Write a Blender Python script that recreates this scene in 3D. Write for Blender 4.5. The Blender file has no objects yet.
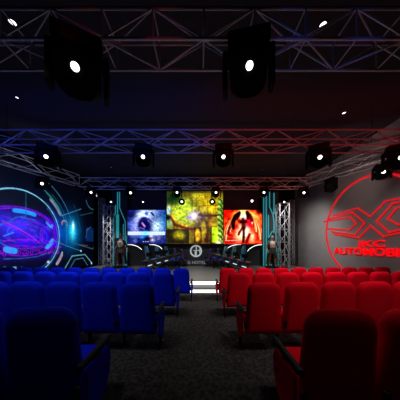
import bpy, bmesh, math, random
import numpy as np
from mathutils import Vector, Matrix
from bpy_extras.node_shader_utils import PrincipledBSDFWrapper

PI = math.pi
random.seed(7)
sc = bpy.context.scene
COL = sc.collection

# ---------------------------------------------------------------- camera, world, lights
F, H0, CX, CZ = 173.0, 247.0, 199.0, 1.70
cam_d = bpy.data.cameras.new('camera')
cam_d.sensor_width = 36.0
cam_d.lens = F / 400 * 36.0
cam_d.shift_y = (H0 - 200) / 400
cam_d.shift_x = (200 - CX) / 400
cam_d.clip_start = 0.02
cam = bpy.data.objects.new('camera', cam_d)
cam.location = (0, 0, CZ)
cam.rotation_euler = (PI / 2, 0, 0)
COL.objects.link(cam)
sc.camera = cam

sc.view_settings.view_transform = 'Standard'
sc.view_settings.look = 'None'
sc.view_settings.exposure = 0.0
sc.view_settings.gamma = 1.0
sc.view_settings.use_curve_mapping = False

world = bpy.data.worlds.new('world')
world.use_nodes = True
world.node_tree.nodes['Background'].inputs[0].default_value = (0.5, 0.5, 0.7, 1)
world.node_tree.nodes['Background'].inputs[1].default_value = 0.004
sc.world = world


def lamp(name, kind, loc, target, power, color=(1, 1, 1), size=0.3, angle=60, blend=0.6, size_y=None):
    d = bpy.data.lights.new(name, kind)
    d.energy = power
    d.color = color
    if kind == 'SPOT':
        d.spot_size = math.radians(angle)
        d.spot_blend = blend
        d.shadow_soft_size = size
    elif kind == 'AREA':
        d.size = size
        if size_y:
            d.shape = 'RECTANGLE'
            d.size_y = size_y
        d.spread = math.radians(angle)
    else:
        d.shadow_soft_size = size
    o = bpy.data.objects.new(name, d)
    o.location = loc
    v = Vector(target) - Vector(loc)
    o.rotation_euler = v.to_track_quat('-Z', 'Y').to_euler()
    COL.objects.link(o)
    return o


# spots on the first truss, aimed over the seats
lamp('house_spot_blue_side', 'SPOT', (-3.0, 3.2, 5.1), (-2.8, 6.0, 0.6), 620, (1, .97, .95), .25, 84, 1.0)
lamp('house_spot_red_side', 'SPOT', (3.0, 3.2, 5.1), (2.8, 6.0, 0.6), 640, (1, .97, .95), .25, 84, 1.0)
# light on the seats from the middle truss
lamp('front_spot_blue_side', 'SPOT', (-2.6, 6.4, 4.9), (-2.2, 2.2, 0.8), 95, (.95, .97, 1), .3, 58, 1.0)
lamp('front_spot_red_side', 'SPOT', (2.6, 6.4, 4.9), (2.2, 2.2, 0.8), 105, (1, .95, .93), .3, 58, 1.0)
# spots above the back rows, aimed at the middle rows
lamp('rear_spot_blue_side', 'SPOT', (-2.6, 1.25, 5.15), (-2.4, 3.1, 0.9), 270, (.97, .98, 1), .5, 66, 1.0)
lamp('rear_spot_red_side', 'SPOT', (2.6, 1.25, 5.15), (2.4, 3.1, 0.9), 430, (1, .96, .95), .5, 66, 1.0)
# added dim fill behind the viewpoint, lifts the closest chair backs
lamp('added_chair_back_fill', 'SPOT', (0.1, -1.4, 5.6), (0, 1.2, 0.9), 9, (1, .97, .95), .1, 110, 1.0)
# stage light
lamp('stage_spot', 'SPOT', (0, 6.6, 5.1), (0.0, 8.1, 0.3), 560, (1, .97, .92), .3, 50, 1.0)
lamp('stage_wash', 'SPOT', (0, 9.6, 5.0), (0.0, 12.0, 0.8), 270, (.9, .95, 1), .3, 110, 1.0)
lamp('statue_spot_blue_side', 'SPOT', (-5.2, 9.9, 5.0), (-5.4, 11.6, 1.6), 200, (1, .95, .9), .1, 50, 1.0)
lamp('statue_spot_red_side', 'SPOT', (4.8, 9.9, 5.0), (4.9, 11.6, 1.6), 130, (1, .95, .9), .1, 34, 1.0)
# wash on the wall with the red sign
lamp('wall_wash', 'SPOT', (4.6, 10.3, 4.9), (8.1, 12.4, 0.7), 520, (1, .95, .92), .3, 100, 1.0)
lamp('wall_wash_middle', 'SPOT', (5.2, 6.6, 5.0), (8.1, 8.0, 0.4), 110, (1, .92, .9), .3, 90, 1.0)
lamp('added_side_truss_fill_red_side', 'SPOT', (5.7, 6.9, 4.4), (7.0, 8.8, 5.5), 60, (1, .75, .7), .02, 110, .8)  # this and the next: unseen fill added to bring out the side trusses
lamp('added_side_truss_fill_blue_side', 'SPOT', (-6.2, 6.9, 4.4), (-7.7, 8.6, 5.5), 45, (.6, .7, 1), .02, 110, .8)
# unseen coloured lamps added to tint the trusses
for nm_, xs_, y_, p_, cl_ in (('blue', (-6.9, -5.2, -3.5, -1.8, -.4), 5.0, 20, (.05, .09, 1)), ('red', (1.0, 2.6, 4.3, 6.0, 7.3), 5.0, 17, (1, .035, .045)),
                              ('blue', (-5.6, -2.9, -.8), 9.2, 16, (.10, .16, 1)), ('red', (1.3, 3.4, 5.4), 9.2, 16, (1, .12, .06)),
                              ('red', (-2.0, -.6), 2.3, 2, (1, .08, .1)), ('blue', (1.6, 2.8), 2.3, 3, (.05, .12, 1))):
    for x_ in xs_:
        lamp('added_truss_tint_' + nm_, 'SPOT', (x_, y_, 4.85), (x_, y_ + 1.2, 5.55), p_, cl_, .02, 120 if y_ > 3 else 62, .8)
lamp('added_tower_fill', 'SPOT', (-5.9, 10.0, 5.0), (-6.35, 11.7, 2.4), 700, (.95, .97, 1), .05, 40, 1.0)  # unseen spot added to brighten the tower by the LED wall


# ---------------------------------------------------------------- helpers
def at(px, py, d):
    """a point of the place at distance d in front of the viewpoint"""
    return Vector(((px - CX) * d / F, d, CZ + (H0 - py) * d / F))


def lin(c):
    return tuple(((v / 255) / 12.92 if v / 255 <= 0.04045 else ((v / 255 + .055) / 1.055) ** 2.4) for v in c)


def mat(name, rgb, rough=0.6, metal=0.0, noise=None, bump=0.0, scale=20.0, sheen=0.0, spec=0.5):
    m = bpy.data.materials.new(name)
    m.use_nodes = True
    nt = m.node_tree
    b = nt.nodes['Principled BSDF']
    b.inputs['Base Color'].default_value = (*rgb, 1)
    b.inputs['Roughness'].default_value = rough
    b.inputs['Metallic'].default_value = metal
    b.inputs['Specular IOR Level'].default_value = spec
    if sheen:
        b.inputs['Sheen Weight'].default_value = sheen
        b.inputs['Sheen Tint'].default_value = (*rgb, 1)
    tc = nt.nodes.new('ShaderNodeTexCoord')
    n = nt.nodes.new('ShaderNodeTexNoise')
    n.inputs['Scale'].default_value = scale
    n.inputs['Detail'].default_value = 4
    nt.links.new(tc.outputs['Object'], n.inputs['Vector'])
    k = noise if noise is not None else 0.12
    r = nt.nodes.new('ShaderNodeMapRange')
    r.inputs['From Min'].default_value = .3
    r.inputs['From Max'].default_value = .7
    r.inputs['To Min'].default_value = 1 - k
    r.inputs['To Max'].default_value = 1 + k
    nt.links.new(n.outputs['Fac'], r.inputs['Value'])
    mx = nt.nodes.new('ShaderNodeMix')
    mx.data_type = 'RGBA'
    mx.blend_type = 'MULTIPLY'
    mx.inputs['Factor'].default_value = 1
    mx.inputs['A'].default_value = (*rgb, 1)
    nt.links.new(r.outputs['Result'], mx.inputs['B'])
    nt.links.new(mx.outputs['Result'], b.inputs['Base Color'])
    if bump:
        bp = nt.nodes.new('ShaderNodeBump')
        bp.inputs['Strength'].default_value = bump
        bp.inputs['Distance'].default_value = .01
        nt.links.new(n.outputs['Fac'], bp.inputs['Height'])
        nt.links.new(bp.outputs['Normal'], b.inputs['Normal'])
    return m


def emat(name, rgb, strength):
    m = bpy.data.materials.new(name)
    m.use_nodes = True
    b = m.node_tree.nodes['Principled BSDF']
    b.inputs['Base Color'].default_value = (*[min(1, c) * .5 for c in rgb], 1)
    b.inputs['Emission Color'].default_value = (*rgb, 1)
    b.inputs['Emission Strength'].default_value = strength
    return m


def screen_mat(name, strength):
    m = bpy.data.materials.new(name)
    m.use_nodes = True
    nt = m.node_tree
    b = nt.nodes['Principled BSDF']
    b.inputs['Base Color'].default_value = (.005, .005, .006, 1)
    b.inputs['Roughness'].default_value = .4
    a = nt.nodes.new('ShaderNodeVertexColor')
    a.layer_name = 'picture'
    nt.links.new(a.outputs['Color'], b.inputs['Emission Color'])
    b.inputs['Emission Strength'].default_value = strength
    return m


class MB:
    def __init__(self):
        self.bm = bmesh.new()

    def box(self, c, s, rot=None, bevel=0.0):
        r = bmesh.ops.create_cube(self.bm, size=1)
        vs = r['verts']
        for v in vs:
            v.co = Vector((v.co.x * s[0], v.co.y * s[1], v.co.z * s[2]))
        if bevel:
            es = list({e for v in vs for e in v.link_edges})
            rb = bmesh.ops.bevel(self.bm, geom=es, offset=bevel, segments=2, affect='EDGES', profile=.6)
            vs = list(set(rb['verts']) | {v for v in vs if v.is_valid})
        M = Matrix.Translation(Vector(c))
        if rot is not None:
            M = M @ rot.to_4x4()
        bmesh.ops.transform(self.bm, matrix=M, verts=vs)
        return self

    def tube(self, pts, r, n=8, cap=True):
        pts = [Vector(p) for p in pts]
        rr = r if isinstance(r, (list, tuple)) else [r] * len(pts)
        rings = []
        t0 = (pts[1] - pts[0]).normalized()
        up = Vector((0, 0, 1)) if abs(t0.z) < .9 else Vector((1, 0, 0))
        for i, p in enumerate(pts):
            a = pts[max(0, i - 1)]
            b = pts[min(len(pts) - 1, i + 1)]
            t = (b - a)
            if t.length < 1e-9:
                t = t0
            t = t.normalized()
            x = t.cross(up)
            if x.length < 1e-4:
                x = t.orthogonal()
            x.normalize()
            y = t.cross(x).normalized()
            up = x.cross(t) if False else up
            rings.append([self.bm.verts.new(p + (x * math.cos(2 * PI * k / n) + y * math.sin(2 * PI * k / n)) * rr[i]) for k in range(n)])
        for i in range(len(rings) - 1):
            for k in range(n):
                self.bm.faces.new((rings[i][k], rings[i][(k + 1) % n], rings[i + 1][(k + 1) % n], rings[i + 1][k]))
        if cap:
            self.bm.faces.new(rings[0][::-1])
            self.bm.faces.new(rings[-1])
        return self

    def loft(self, loops, cap=True, closed=False):
        rings = [[self.bm.verts.new(Vector(p)) for p in lp] for lp in loops]
        n = len(rings[0])
        m = len(rings)
        for i in range(m if closed else m - 1):
            j = (i + 1) % m
            for k in range(n):
                self.bm.faces.new((rings[i][k], rings[i][(k + 1) % n], rings[j][(k + 1) % n], rings[j][k]))
        if cap and not closed:
            self.bm.faces.new(rings[0][::-1])
            self.bm.faces.new(rings[-1])
        return self

    def ellipsoid(self, c, s, rot=None, seg=16):
        r = bmesh.ops.create_uvsphere(self.bm, u_segments=seg, v_segments=max(6, seg * 2 // 3), radius=1)
        M = Matrix.Translation(Vector(c))
        if rot is not None:
            M = M @ rot.to_4x4()
        M = M @ Matrix.Diagonal((*s, 1))
        bmesh.ops.transform(self.bm, matrix=M, verts=r['verts'])
        return self

    def build(self, name, m, parent=None, smooth=False):
        bmesh.ops.recalc_face_normals(self.bm, faces=self.bm.faces[:])
        me = bpy.data.meshes.new(name)
        self.bm.to_mesh(me)
        self.bm.free()
        me.materials.append(m)
        if smooth:
            me.shade_smooth()
            try:
                me.set_sharp_from_angle(angle=math.radians(45))
            except Exception:
                pass
        o = bpy.data.objects.new(name, me)
        COL.objects.link(o)
        if parent:
            o.parent = parent
        return o


def tag(o, label=None, cat=None, group=None, kind=None):
    if label:
        o['label'] = label
    if cat:
        o['category'] = cat
    if group:
        o['group'] = group
    if kind:
        o['kind'] = kind
    return o


def thing(name, label, cat, loc=(0, 0, 0), rz=0, group=None):
    o = bpy.data.objects.new(name, None)
    o.empty_display_size = .1
    o.location = loc
    o.rotation_euler = (0, 0, rz)
    COL.objects.link(o)
    return tag(o, label, cat, group)


def copy_tree(o, parent=None):
    c = o.copy()
    COL.objects.link(c)
    if parent:
        c.parent = parent
    for ch in list(o.children):
        copy_tree(ch, c)
    return c


def text_mesh(txt, size, depth, sx=1.0, spacing=1.0):
    """letters as a mesh in the XZ plane, centred, facing -Y"""
    cu = bpy.data.curves.new('lettering', 'FONT')
    cu.body = txt
    cu.size = size
    cu.extrude = depth
    cu.align_x = 'CENTER'
    cu.align_y = 'CENTER'
    cu.space_character = spacing
    cu.resolution_u = 3
    cu.offset = size * .012
    o = bpy.data.objects.new('lettering', cu)
    COL.objects.link(o)
    dg = bpy.context.evaluated_depsgraph_get()
    me = bpy.data.meshes.new_from_object(o.evaluated_get(dg))
    bpy.data.objects.remove(o)
    me.transform(Matrix.Rotation(PI / 2, 4, 'X') @ Matrix.Diagonal((sx, 1, 1, 1)))
    return me


def mesh_obj(name, me, m, parent=None):
    me.materials.clear()
    me.materials.append(m)
    o = bpy.data.objects.new(name, me)
    COL.objects.link(o)
    if parent:
        o.parent = parent
    return o


# ---------------------------------------------------------------- materials
M = {}
M['blue'] = mat('blue_fabric', (.0015, .012, .66), .85, noise=.10, bump=.2, scale=180, spec=.04)
M['red'] = mat('red_fabric', (.70, .0015, .013), .85, noise=.10, bump=.2, scale=180, spec=.04)
M['black'] = mat('black_plastic', (.005, .005, .0055), .6, spec=.15)
M['blackmetal'] = mat('black_metal', (.015, .015, .016), .35, .6)
M['lampbody'] = mat('black_lamp_housing', (.004, .004, .0045), .7, spec=.1)
M['alu'] = mat('truss_aluminium', (.40, .40, .42), .45, .35, noise=.1)
M['ceiling'] = mat('dark_ceiling_paint', (.045, .045, .055), .9, noise=.06, scale=3, spec=.1)
M['wall_dark'] = mat('black_wall', (.012, .012, .016), .9, spec=.1)
M['wall_grey'] = mat('grey_wall_plaster', (.36, .34, .335), .85, noise=.05, scale=2.5, bump=.05, spec=.2)
M['backdrop'] = mat('charcoal_panel', (.035, .036, .04), .55)
M['stage'] = mat('grey_stage_laminate', (.22, .215, .205), .32, noise=.08, scale=1.2)
M['stage_side'] = mat('stage_riser_dark', (.02, .02, .02), .5)
M['led_white'] = emat('white_led', (1, .98, .95), 2.2)
M['led_arch'] = emat('white_arch_led', (.95, 1, 1), 1.3)
M['neon_red'] = emat('red_neon', (1, .01, .018), .5)
M['neon_red_ring'] = emat('red_neon_ring', (1, .012, .022), .55)
M['neon_letter'] = emat('red_letter_light', (1, .0, .004), .85)
M['neon_cyan'] = emat('cyan_neon', (.05, .62, .72), .36)
M['cyan_panel'] = emat('cyan_panel_light', (.03, .45, .50), .45)
M['logo_white'] = emat('pale_logo_light', (.75, .8, .8), .45)
M['logo_dim'] = emat('pale_lettering_light', (.75, .8, .8), .17)
M['lens'] = emat('lamp_lens', (1, 1, 1), 2.5)
M['lens_dim'] = emat('lamp_lens_small', (1, 1, 1), 2.2)
M['white_blue'] = emat('desk_strip_light', (.65, .8, 1), .9)


def carpet():
    m = bpy.data.materials.new('dark_patterned_carpet')
    m.use_nodes = True
    nt = m.node_tree
    b = nt.nodes['Principled BSDF']
    b.inputs['Roughness'].default_value = .95
    b.inputs['Specular IOR Level'].default_value = .1
    tc = nt.nodes.new('ShaderNodeTexCoord')
    v = nt.nodes.new('ShaderNodeTexVoronoi')
    v.inputs['Scale'].default_value = 22
    n = nt.nodes.new('ShaderNodeTexNoise')
    n.inputs['Scale'].default_value = 14
    n.inputs['Detail'].default_value = 6
    n.inputs['Roughness'].default_value = .75
    nt.links.new(tc.outputs['Object'], v.inputs['Vector'])
    nt.links.new(tc.outputs['Object'], n.inputs['Vector'])
    mu = nt.nodes.new('ShaderNodeMath')
    mu.operation = 'MULTIPLY'
    nt.links.new(v.outputs['Distance'], mu.inputs[0])
    nt.links.new(n.outputs['Fac'], mu.inputs[1])
    cr = nt.nodes.new('ShaderNodeValToRGB')
    cr.color_ramp.elements[0].position = .08
    cr.color_ramp.elements[0].color = (.018, .017, .0165, 1)
    cr.color_ramp.elements[1].position = .42
    cr.color_ramp.elements[1].color = (.060, .055, .051, 1)
    nt.links.new(mu.outputs[0], cr.inputs['Fac'])
    nt.links.new(cr.outputs['Color'], b.inputs['Base Color'])
    return m


M['carpet'] = carpet()

# ---------------------------------------------------------------- structure
WL, WR, YB, YF, ZC = -8.8, 8.1, 14.6, -1.6, 6.9


def struct(name, mb, m):
    return tag(mb.build(name, m), kind='structure')


# seating tiers drop towards the stage
TIERS = [(YF, 1.86, .245), (1.86, 3.14, .175), (3.14, 4.5, .115), (4.5, 6.0, .05)]
fl = MB()
prof = [(YF, -.2)]
for (a, b_, z) in TIERS:
    prof += [(a, z), (b_, z)]
prof += [(6.0, 0.0), (YB, 0.0), (YB, -.2)]
fl.loft([[(WL, y, z) for (y, z) in prof], [(WR, y, z) for (y, z) in prof]])
struct('floor', fl, M['carpet'])
struct('ceiling', MB().box(((WL + WR) / 2, (YB + YF) / 2, ZC + .1), (WR - WL, YB - YF, .2)), M['ceiling'])
struct('wall_left', MB().box((WL - .1, (YB + YF) / 2, ZC / 2), (.2, YB - YF, ZC + .4)), M['wall_dark'])
struct('wall_right', MB().box((WR + .1, (YB + YF) / 2, ZC / 2), (.2, YB - YF, ZC + .4)), M['wall_grey'])
struct('wall_back', MB().box(((WL + WR) / 2, YB + .1, ZC / 2), (WR - WL + .4, .2, ZC + .4)), M['wall_dark'])
struct('wall_front', MB().box(((WL + WR) / 2, YF - .1, ZC / 2), (WR - WL + .4, .2, ZC + .4)), M['wall_dark'])

# ---------------------------------------------------------------- stage
st = thing('stage', 'wide grey stage with two white glowing strips along its front steps', 'stage', (0, 7.06, 0))
SX0, SX1 = -7.6, 7.2


def curve_front(y0, bow=.25):
    return [(x, y0 + bow * (x / 7.0) ** 2) for x in np.linspace(SX0, SX1, 25)]


def slab(front, yb, z0, z1):
    mb = MB()
    pts = [(x, y - 7.06) for x, y in front] + [(SX1, yb - 7.06), (SX0, yb - 7.06)]
    mb.loft([[(x, y, z0) for x, y in pts], [(x, y, z1) for x, y in pts]])
    return mb


slab(curve_front(6.40), 7.2, 0, .15).build('step', M['stage_side'], st)
slab(curve_front(7.06), 14.5, .0, .30).build('platform', M['stage'], st)
for y0, za, zb in ((6.40, .012, .118), (7.06, .165, .288)):
    mb = MB()
    fr = curve_front(y0)
    lp = []
    for x, y in fr:
        y = y - 7.06
        lp.append([(x, y - .012, za), (x, y + .004, za), (x, y + .004, zb), (x, y - .012, zb)])
    mb.loft(lp)
    tag(mb.build('led_strip', M['led_white'], st), label='white glowing strip in the step riser')

# backdrop wall with emblem
BY = 12.9
bd = thing('backdrop_panel', 'charcoal backdrop wall behind the stage carrying a round pale emblem', 'backdrop', (0, BY, .3))
mb = MB().box((-.35, .1, 2.95), (10.4, .2, 5.9))
for x in np.linspace(-5.2, 4.5, 7):
    mb.box((x, -.004, .85), (.012, .012, 1.7))
mb.box((-.35, -.006, .93), (10.4, .014, .02))
mb.build('panel', M['backdrop'], bd)
e = at(196, 251, BY)
mb = MB()
ring = []
for k in range(40):
    a = 2 * PI * k / 40
    ring.append((e.x + math.cos(a) * .46, -.03, e.z - .3 + math.sin(a) * .46))
lp = []
for k in range(48):
    a = 2 * PI * k / 48
    c, s = math.cos(a), math.sin(a)
    lp.append([(e.x + c * r, y, e.z - .3 + s * r) for r, y in ((.34, -.05), (.45, -.05), (.45, 0), (.34, 0))])
mb.loft(lp, closed=True)
ez = e.z - .3
mb.box((e.x + .02, -.03, ez), (.07, .05, .72))
mb.box((e.x + .2, -.03, ez + .04), (.26, .05, .06))
mb.box((e.x - .13, -.03, ez + .04), (.16, .05, .05))
mb.box((e.x - .06, -.03, ez - .16), (.07, .05, .32))
mb.box((e.x + .28, -.03, ez), (.06, .05, .34))
mb.build('emblem', M['logo_white'], bd)
le = at(196.5, 262.6, BY)
t = mesh_obj('lettering', text_mesh('G HOTEL', .31, .02, 1.02, 1.05), M['logo_dim'], bd)
t.location = (le.x, -.02, le.z - .3)


# ---------------------------------------------------------------- pictures painted as numbers for the screens
def noise2(h, w, cells, seed):
    rs = np.random.RandomState(seed)
    g = rs.rand(cells + 2, cells + 2)
    ys = np.linspace(0, cells, h, endpoint=False)
    xs = np.linspace(0, cells, w, endpoint=False)
    yi = ys.astype(int); xi = xs.astype(int)
    fy = (ys - yi)[:, None]; fx = (xs - xi)[None]
    fy = fy * fy * (3 - 2 * fy); fx = fx * fx * (3 - 2 * fx)
    a = g[yi][:, xi]; b = g[yi][:, xi + 1]; c = g[yi + 1][:, xi]; d = g[yi + 1][:, xi + 1]
    return (a * (1 - fx) + b * fx) * (1 - fy) + (c * (1 - fx) + d * fx) * fy


class Canvas:
    """u to the right, v downwards, both 0..1 of the picture's width and height"""

    def __init__(self, w, h, base, aspect):
        self.w, self.h = w, h
        self.u, self.v = np.meshgrid(np.linspace(0, 1, w), np.linspace(0, 1, h))
        self.a = aspect           # height / width
        self.img = np.zeros((h, w, 3)) + np.array(base, float)

    def mix(self, mask, c):
        mask = np.clip(mask, 0, 1)[..., None]
        self.img = self.img * (1 - mask) + np.array(c, float) * mask

    def add(self, mask, c):
        self.img = np.clip(self.img + mask[..., None] * np.array(c, float), 0, 255)

    def blob(self, x, y, rx, ry, c, k=1.0, ang=0, hard=1.0):
        ca, sa = math.cos(ang), math.sin(ang)
        dx, dy = self.u - x, (self.v - y)
        X = (dx * ca + dy * sa) / rx
        Y = (-dx * sa + dy * ca) / ry
        self.mix(k * np.clip(np.exp(-((X * X + Y * Y) ** hard)), 0, 1), c)

    def seg(self, p, q, wd, c, k=1.0, soft=.5):
        a = self.a
        px, py, qx, qy = p[0], p[1] * a, q[0], q[1] * a
        dx, dy = qx - px, qy - py
        L = dx * dx + dy * dy + 1e-12
        t = np.clip(((self.u - px) * dx + (self.v * a - py) * dy) / L, 0, 1)
        d = np.hypot(self.u - px - t * dx, self.v * a - py - t * dy)
        s = wd * soft + 1e-6
        self.mix(k * np.clip((wd / 2 + s - d) / s, 0, 1), c)

    def line(self, pts, wd, c, k=1.0, soft=.5):
        for p, q in zip(pts[:-1], pts[1:]):
            self.seg(p, q, wd, c, k, soft)

    def rect(self, x0, y0, x1, y1, c, k=1.0):
        e_ = .006
        m = np.clip((self.u - x0) / e_, 0, 1) * np.clip((x1 - self.u) / e_, 0, 1) * np.clip((self.v - y0) / e_, 0, 1) * np.clip((y1 - self.v) / e_, 0, 1)
        self.mix(m * k, c)

    def punch(self, k, mid, lift=0):
        self.img = np.clip((self.img - mid) * k + mid + lift, 0, 255)

    def mesh(self, name, p00, du, dv):
        """p00 top-left corner, du and dv full-size edge vectors"""
        h, w = self.h, self.w
        p00, du, dv = Vector(p00), Vector(du), Vector(dv)
        P = np.array(p00)[None, None] + self.u[..., None] * np.array(du) + self.v[..., None] * np.array(dv)
        me = bpy.data.meshes.new(name)
        idx = np.arange(h * w).reshape(h, w)
        q = np.stack([idx[:-1, :-1], idx[1:, :-1], idx[1:, 1:], idx[:-1, 1:]], -1).reshape(-1, 4)
        me.from_pydata(P.reshape(-1, 3).tolist(), [], q.tolist())
        s = np.clip(self.img, 0, 255) / 255
        l = np.where(s <= .04045, s / 12.92, ((s + .055) / 1.055) ** 2.4)
        ca = me.color_attributes.new('picture', 'FLOAT_COLOR', 'POINT')
        ca.data.foreach_set('color', np.concatenate([l, np.ones((h, w, 1))], -1).reshape(-1).astype(np.float32))
        me.update()
        return me


M['screen'] = screen_mat('lit_screen', 1.12)


def video_screen(name, label, x0, y0, x1, y1, d, cv):
    a, b = at(x0, y0, d), at(x1, y1, d)
    w, h = b.x - a.x, a.z - b.z
    root = thing(name, label, 'screen', ((a.x + b.x) / 2, d, b.z))
    MB().box((0, .08, h / 2), (w + .06, .14, h + .06), bevel=.01).build('housing', M['black'], root)
    me = cv.mesh('display', (-w / 2, .004, h), (w, 0, 0), (0, 0, -h))
    mesh_obj('display', me, M['screen'], root)
    return root


# centre picture: overgrown ruins with a violet spark
c = Canvas(150, 140, (92, 80, 18), .93)
n1, n2, n3 = noise2(140, 150, 9, 1), noise2(140, 150, 22, 2), noise2(140, 150, 40, 3)
c.blob(.30, .38, .24, .28, (158, 180, 50), .97, hard=2.5)
c.blob(.55, .16, .10, .22, (150, 150, 50), .8, hard=2)
c.blob(.62, .20, .12, .22, (172, 150, 22), .8, hard=2)
c.blob(.82, .25, .15, .25, (165, 140, 20), .9, hard=2)
c.blob(.12, .12, .16, .14, (14, 40, 16), .95, hard=2)
c.blob(.03, .36, .05, .09, (150, 190, 190), .9, hard=2)
c.blob(.05, .60, .07, .10, (110, 160, 110), .8, hard=2)
c.blob(.02, .50, .05, .05, (10, 10, 8), .9, hard=2)
c.line([(.08, .50), (.14, .64), (.36, .71), (.48, .72)], .03, (84, 18, 10), .8)
c.line([(.10, .46), (.20, .60), (.36, .66)], .025, (195, 150, 40), .8)
c.rect(.0, .72, .40, 1.0, (26, 22, 12), .9)
c.blob(.22, .84, .11, .09, (140, 130, 20), .9, hard=2)
c.rect(.60, .44, .96, .49, (60, 26, 8), .9)
c.line([(.60, .46), (.68, .60), (.70, .95)], .05, (52, 14, 14), .9)
c.line([(.76, .46), (.82, .70), (.80, 1.0)], .05, (70, 32, 12), .9)
c.rect(.72, .50, .76, .9, (60, 20, 20), .6)
c.blob(.66, .72, .05, .18, (190, 170, 30), .8, hard=2)
c.blob(.84, .60, .10, .09, (160, 130, 16), .8, hard=2)
c.rect(.48, .68, .62, 1.0, (44, 10, 8), .85)
c.blob(.55, .84, .055, .13, (200, 150, 30), .95, hard=3)
c.rect(.80, .68, .92, .98, (150, 205, 20), .95)
c.rect(.91, .14, 1.0, 1.0, (110, 160, 60), .75)
for i in range(9):
    a0 = .14 + i * .1
    c.line([(.92, a0), (.97, a0 + .03), (.99, a0 + .09)], .014, (16, 50, 12), .9)
    c.line([(.90, a0 + .04), (.95, a0 + .07)], .014, (190, 220, 120), .7)
for (x0_, y0_, x1_, y1_) in ((.44, .1, .46, .4), (.72, .12, .74, .44), (.66, .26, .9, .28), (.55, .3, .57, .44), (.86, .1, .875, .4)):
    c.rect(x0_, y0_, x1_, y1_, (60, 54, 10), .55)
c.img *= (.82 + .35 * n1 + .40 * (n2 - .5) + .55 * (n3 - .5))[..., None]
for k in range(14):
    a0 = k * 2 * PI / 14 + .2
    L = .07 if k % 2 else .13
    c.line([(.48, .47), (.48 + math.cos(a0) * L, .47 + math.sin(a0) * L)], .012, (180, 140, 220), .6, soft=1)
c.blob(.48, .47, .055, .06, (225, 225, 245), .9)
c.blob(.40, .50, .05, .04, (110, 90, 220), .7)
c.rect(0, 0, 1, .03, (40, 40, 20), .7)
c.blob(.92, .98, .05, .05, (230, 235, 200), .8)
c.punch(1.35, 80, 14)
video_screen('video_screen', 'largest video screen showing yellow green ruins with a violet spark, above the round emblem', 166.8, 191.5, 223, 243.6, 12.55, c)

# left picture: blue mist with a hooded shape
c = Canvas(120, 104, (36, 50, 118), .86)
n1, n2, n3 = noise2(104, 120, 7, 5), noise2(104, 120, 20, 6), noise2(104, 120, 40, 8)
c.img *= (.5 + .8 * n1 + .5 * (n2 - .5))[..., None]
c.blob(.93, .35, .14, .28, (40, 110, 180), .8)
c.blob(.22, .50, .14, .30, (165, 170, 230), .75)
c.blob(.76, .50, .16, .26, (200, 225, 235), .85)
c.blob(.42, .22, .22, .24, (205, 218, 255), .95, hard=2)
c.blob(.60, .06, .20, .12, (190, 210, 250), .8)
c.blob(.08, .12, .14, .14, (22, 24, 70), .8)
c.blob(.50, .10, .045, .06, (50, 70, 170), .9, hard=2)
c.line([(.62, .08), (.68, .15)], .03, (20, 26, 70), .9)
c.blob(.42, .42, .15, .20, (16, 14, 66), .98, hard=3)
c.blob(.44, .27, .10, .07, (26, 26, 96), .95, hard=2)
c.blob(.52, .48, .10, .16, (24, 24, 84), .9, hard=2)
c.line([(.38, .28), (.56, .27), (.62, .34)], .025, (40, 40, 110), .9)
c.line([(.39, .39), (.45, .48)], .025, (190, 140, 190), .8, soft=1)
c.line([(.34, .52), (.44, .56)], .02, (130, 100, 200), .7)
c.rect(0, .82, 1, 1, (26, 30, 84), .55)
c.line([(.30, .86), (.62, .84)], .05, (16, 14, 48), .8)
for (x, y, r_, cc) in ((.20, .90, .06, (90, 110, 170)), (.66, .88, .06, (210, 190, 210)), (.80, .84, .05, (130, 110, 170)), (.62, .76, .05, (230, 225, 245)), (.38, .80, .07, (60, 130, 210)), (.9, .92, .05, (50, 60, 130))):
    c.blob(x, y, r_, r_, cc, .85)
c.img *= (1 + .5 * (n3 - .5))[..., None]
c.rect(.02, .63, .98, .74, (200, 215, 245), .85)
for i in range(16):
    x = .06 + i * .057
    c.rect(x, .66, x + .022 + .01 * (i % 3), .70 + .01 * (i % 2), (150, 168, 220), .6)
c.blob(.47, .68, .07, .06, (90, 215, 255), .9)
for i in range(3):
    c.blob(.42 + i * .06, .93, .014, .014, (240, 245, 250), .9)
c.punch(1.35, 120, 14)
video_screen('video_screen', 'video screen showing a blue mist picture with pale lettering band', 127, 210, 166, 244, 12.6, c)

# right picture: fire with a dark winged shape
c = Canvas(120, 104, (170, 22, 14), .86)
n1, n2, n3 = noise2(104, 120, 6, 15), noise2(104, 120, 15, 16), noise2(104, 120, 38, 18)
c.mix(np.clip((n2 - .45) * 2.2, 0, .9), (235, 90, 40))
c.blob(.50, .14, .14, .16, (255, 245, 225), .95, hard=2)
c.blob(.36, .10, .22, .09, (250, 190, 80), .8, ang=-.4)
c.blob(.72, .14, .22, .09, (250, 195, 90), .85, ang=.5)
c.blob(.52, .62, .17, .26, (255, 240, 205), .95, hard=1.6)
c.blob(.38, .78, .12, .16, (255, 225, 170), .8)
c.blob(.72, .80, .09, .16, (255, 215, 160), .8)
c.blob(.66, .38, .14, .13, (228, 20, 50), .85, hard=2)
c.blob(.10, .14, .12, .13, (200, 30, 16), .8)
for i in range(9):
    for sg_, cols in ((-1, ((255, 215, 150), (120, 14, 20), (245, 130, 70))), (1, ((255, 220, 150), (170, 20, 20), (240, 130, 70)))):
        w_, h_ = .14 + .035 * i, .34 + .065 * i
        pts = [(.5 + sg_ * (.09 + w_ * math.sin(q * PI / 2 * 1.05)), .06 + .012 * i + h_ * (1 - math.cos(q * PI / 2))) for q in np.linspace(0, 1.0, 9)]
        c.line(pts, .017, cols[i % 3], .85, soft=.8)
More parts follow.
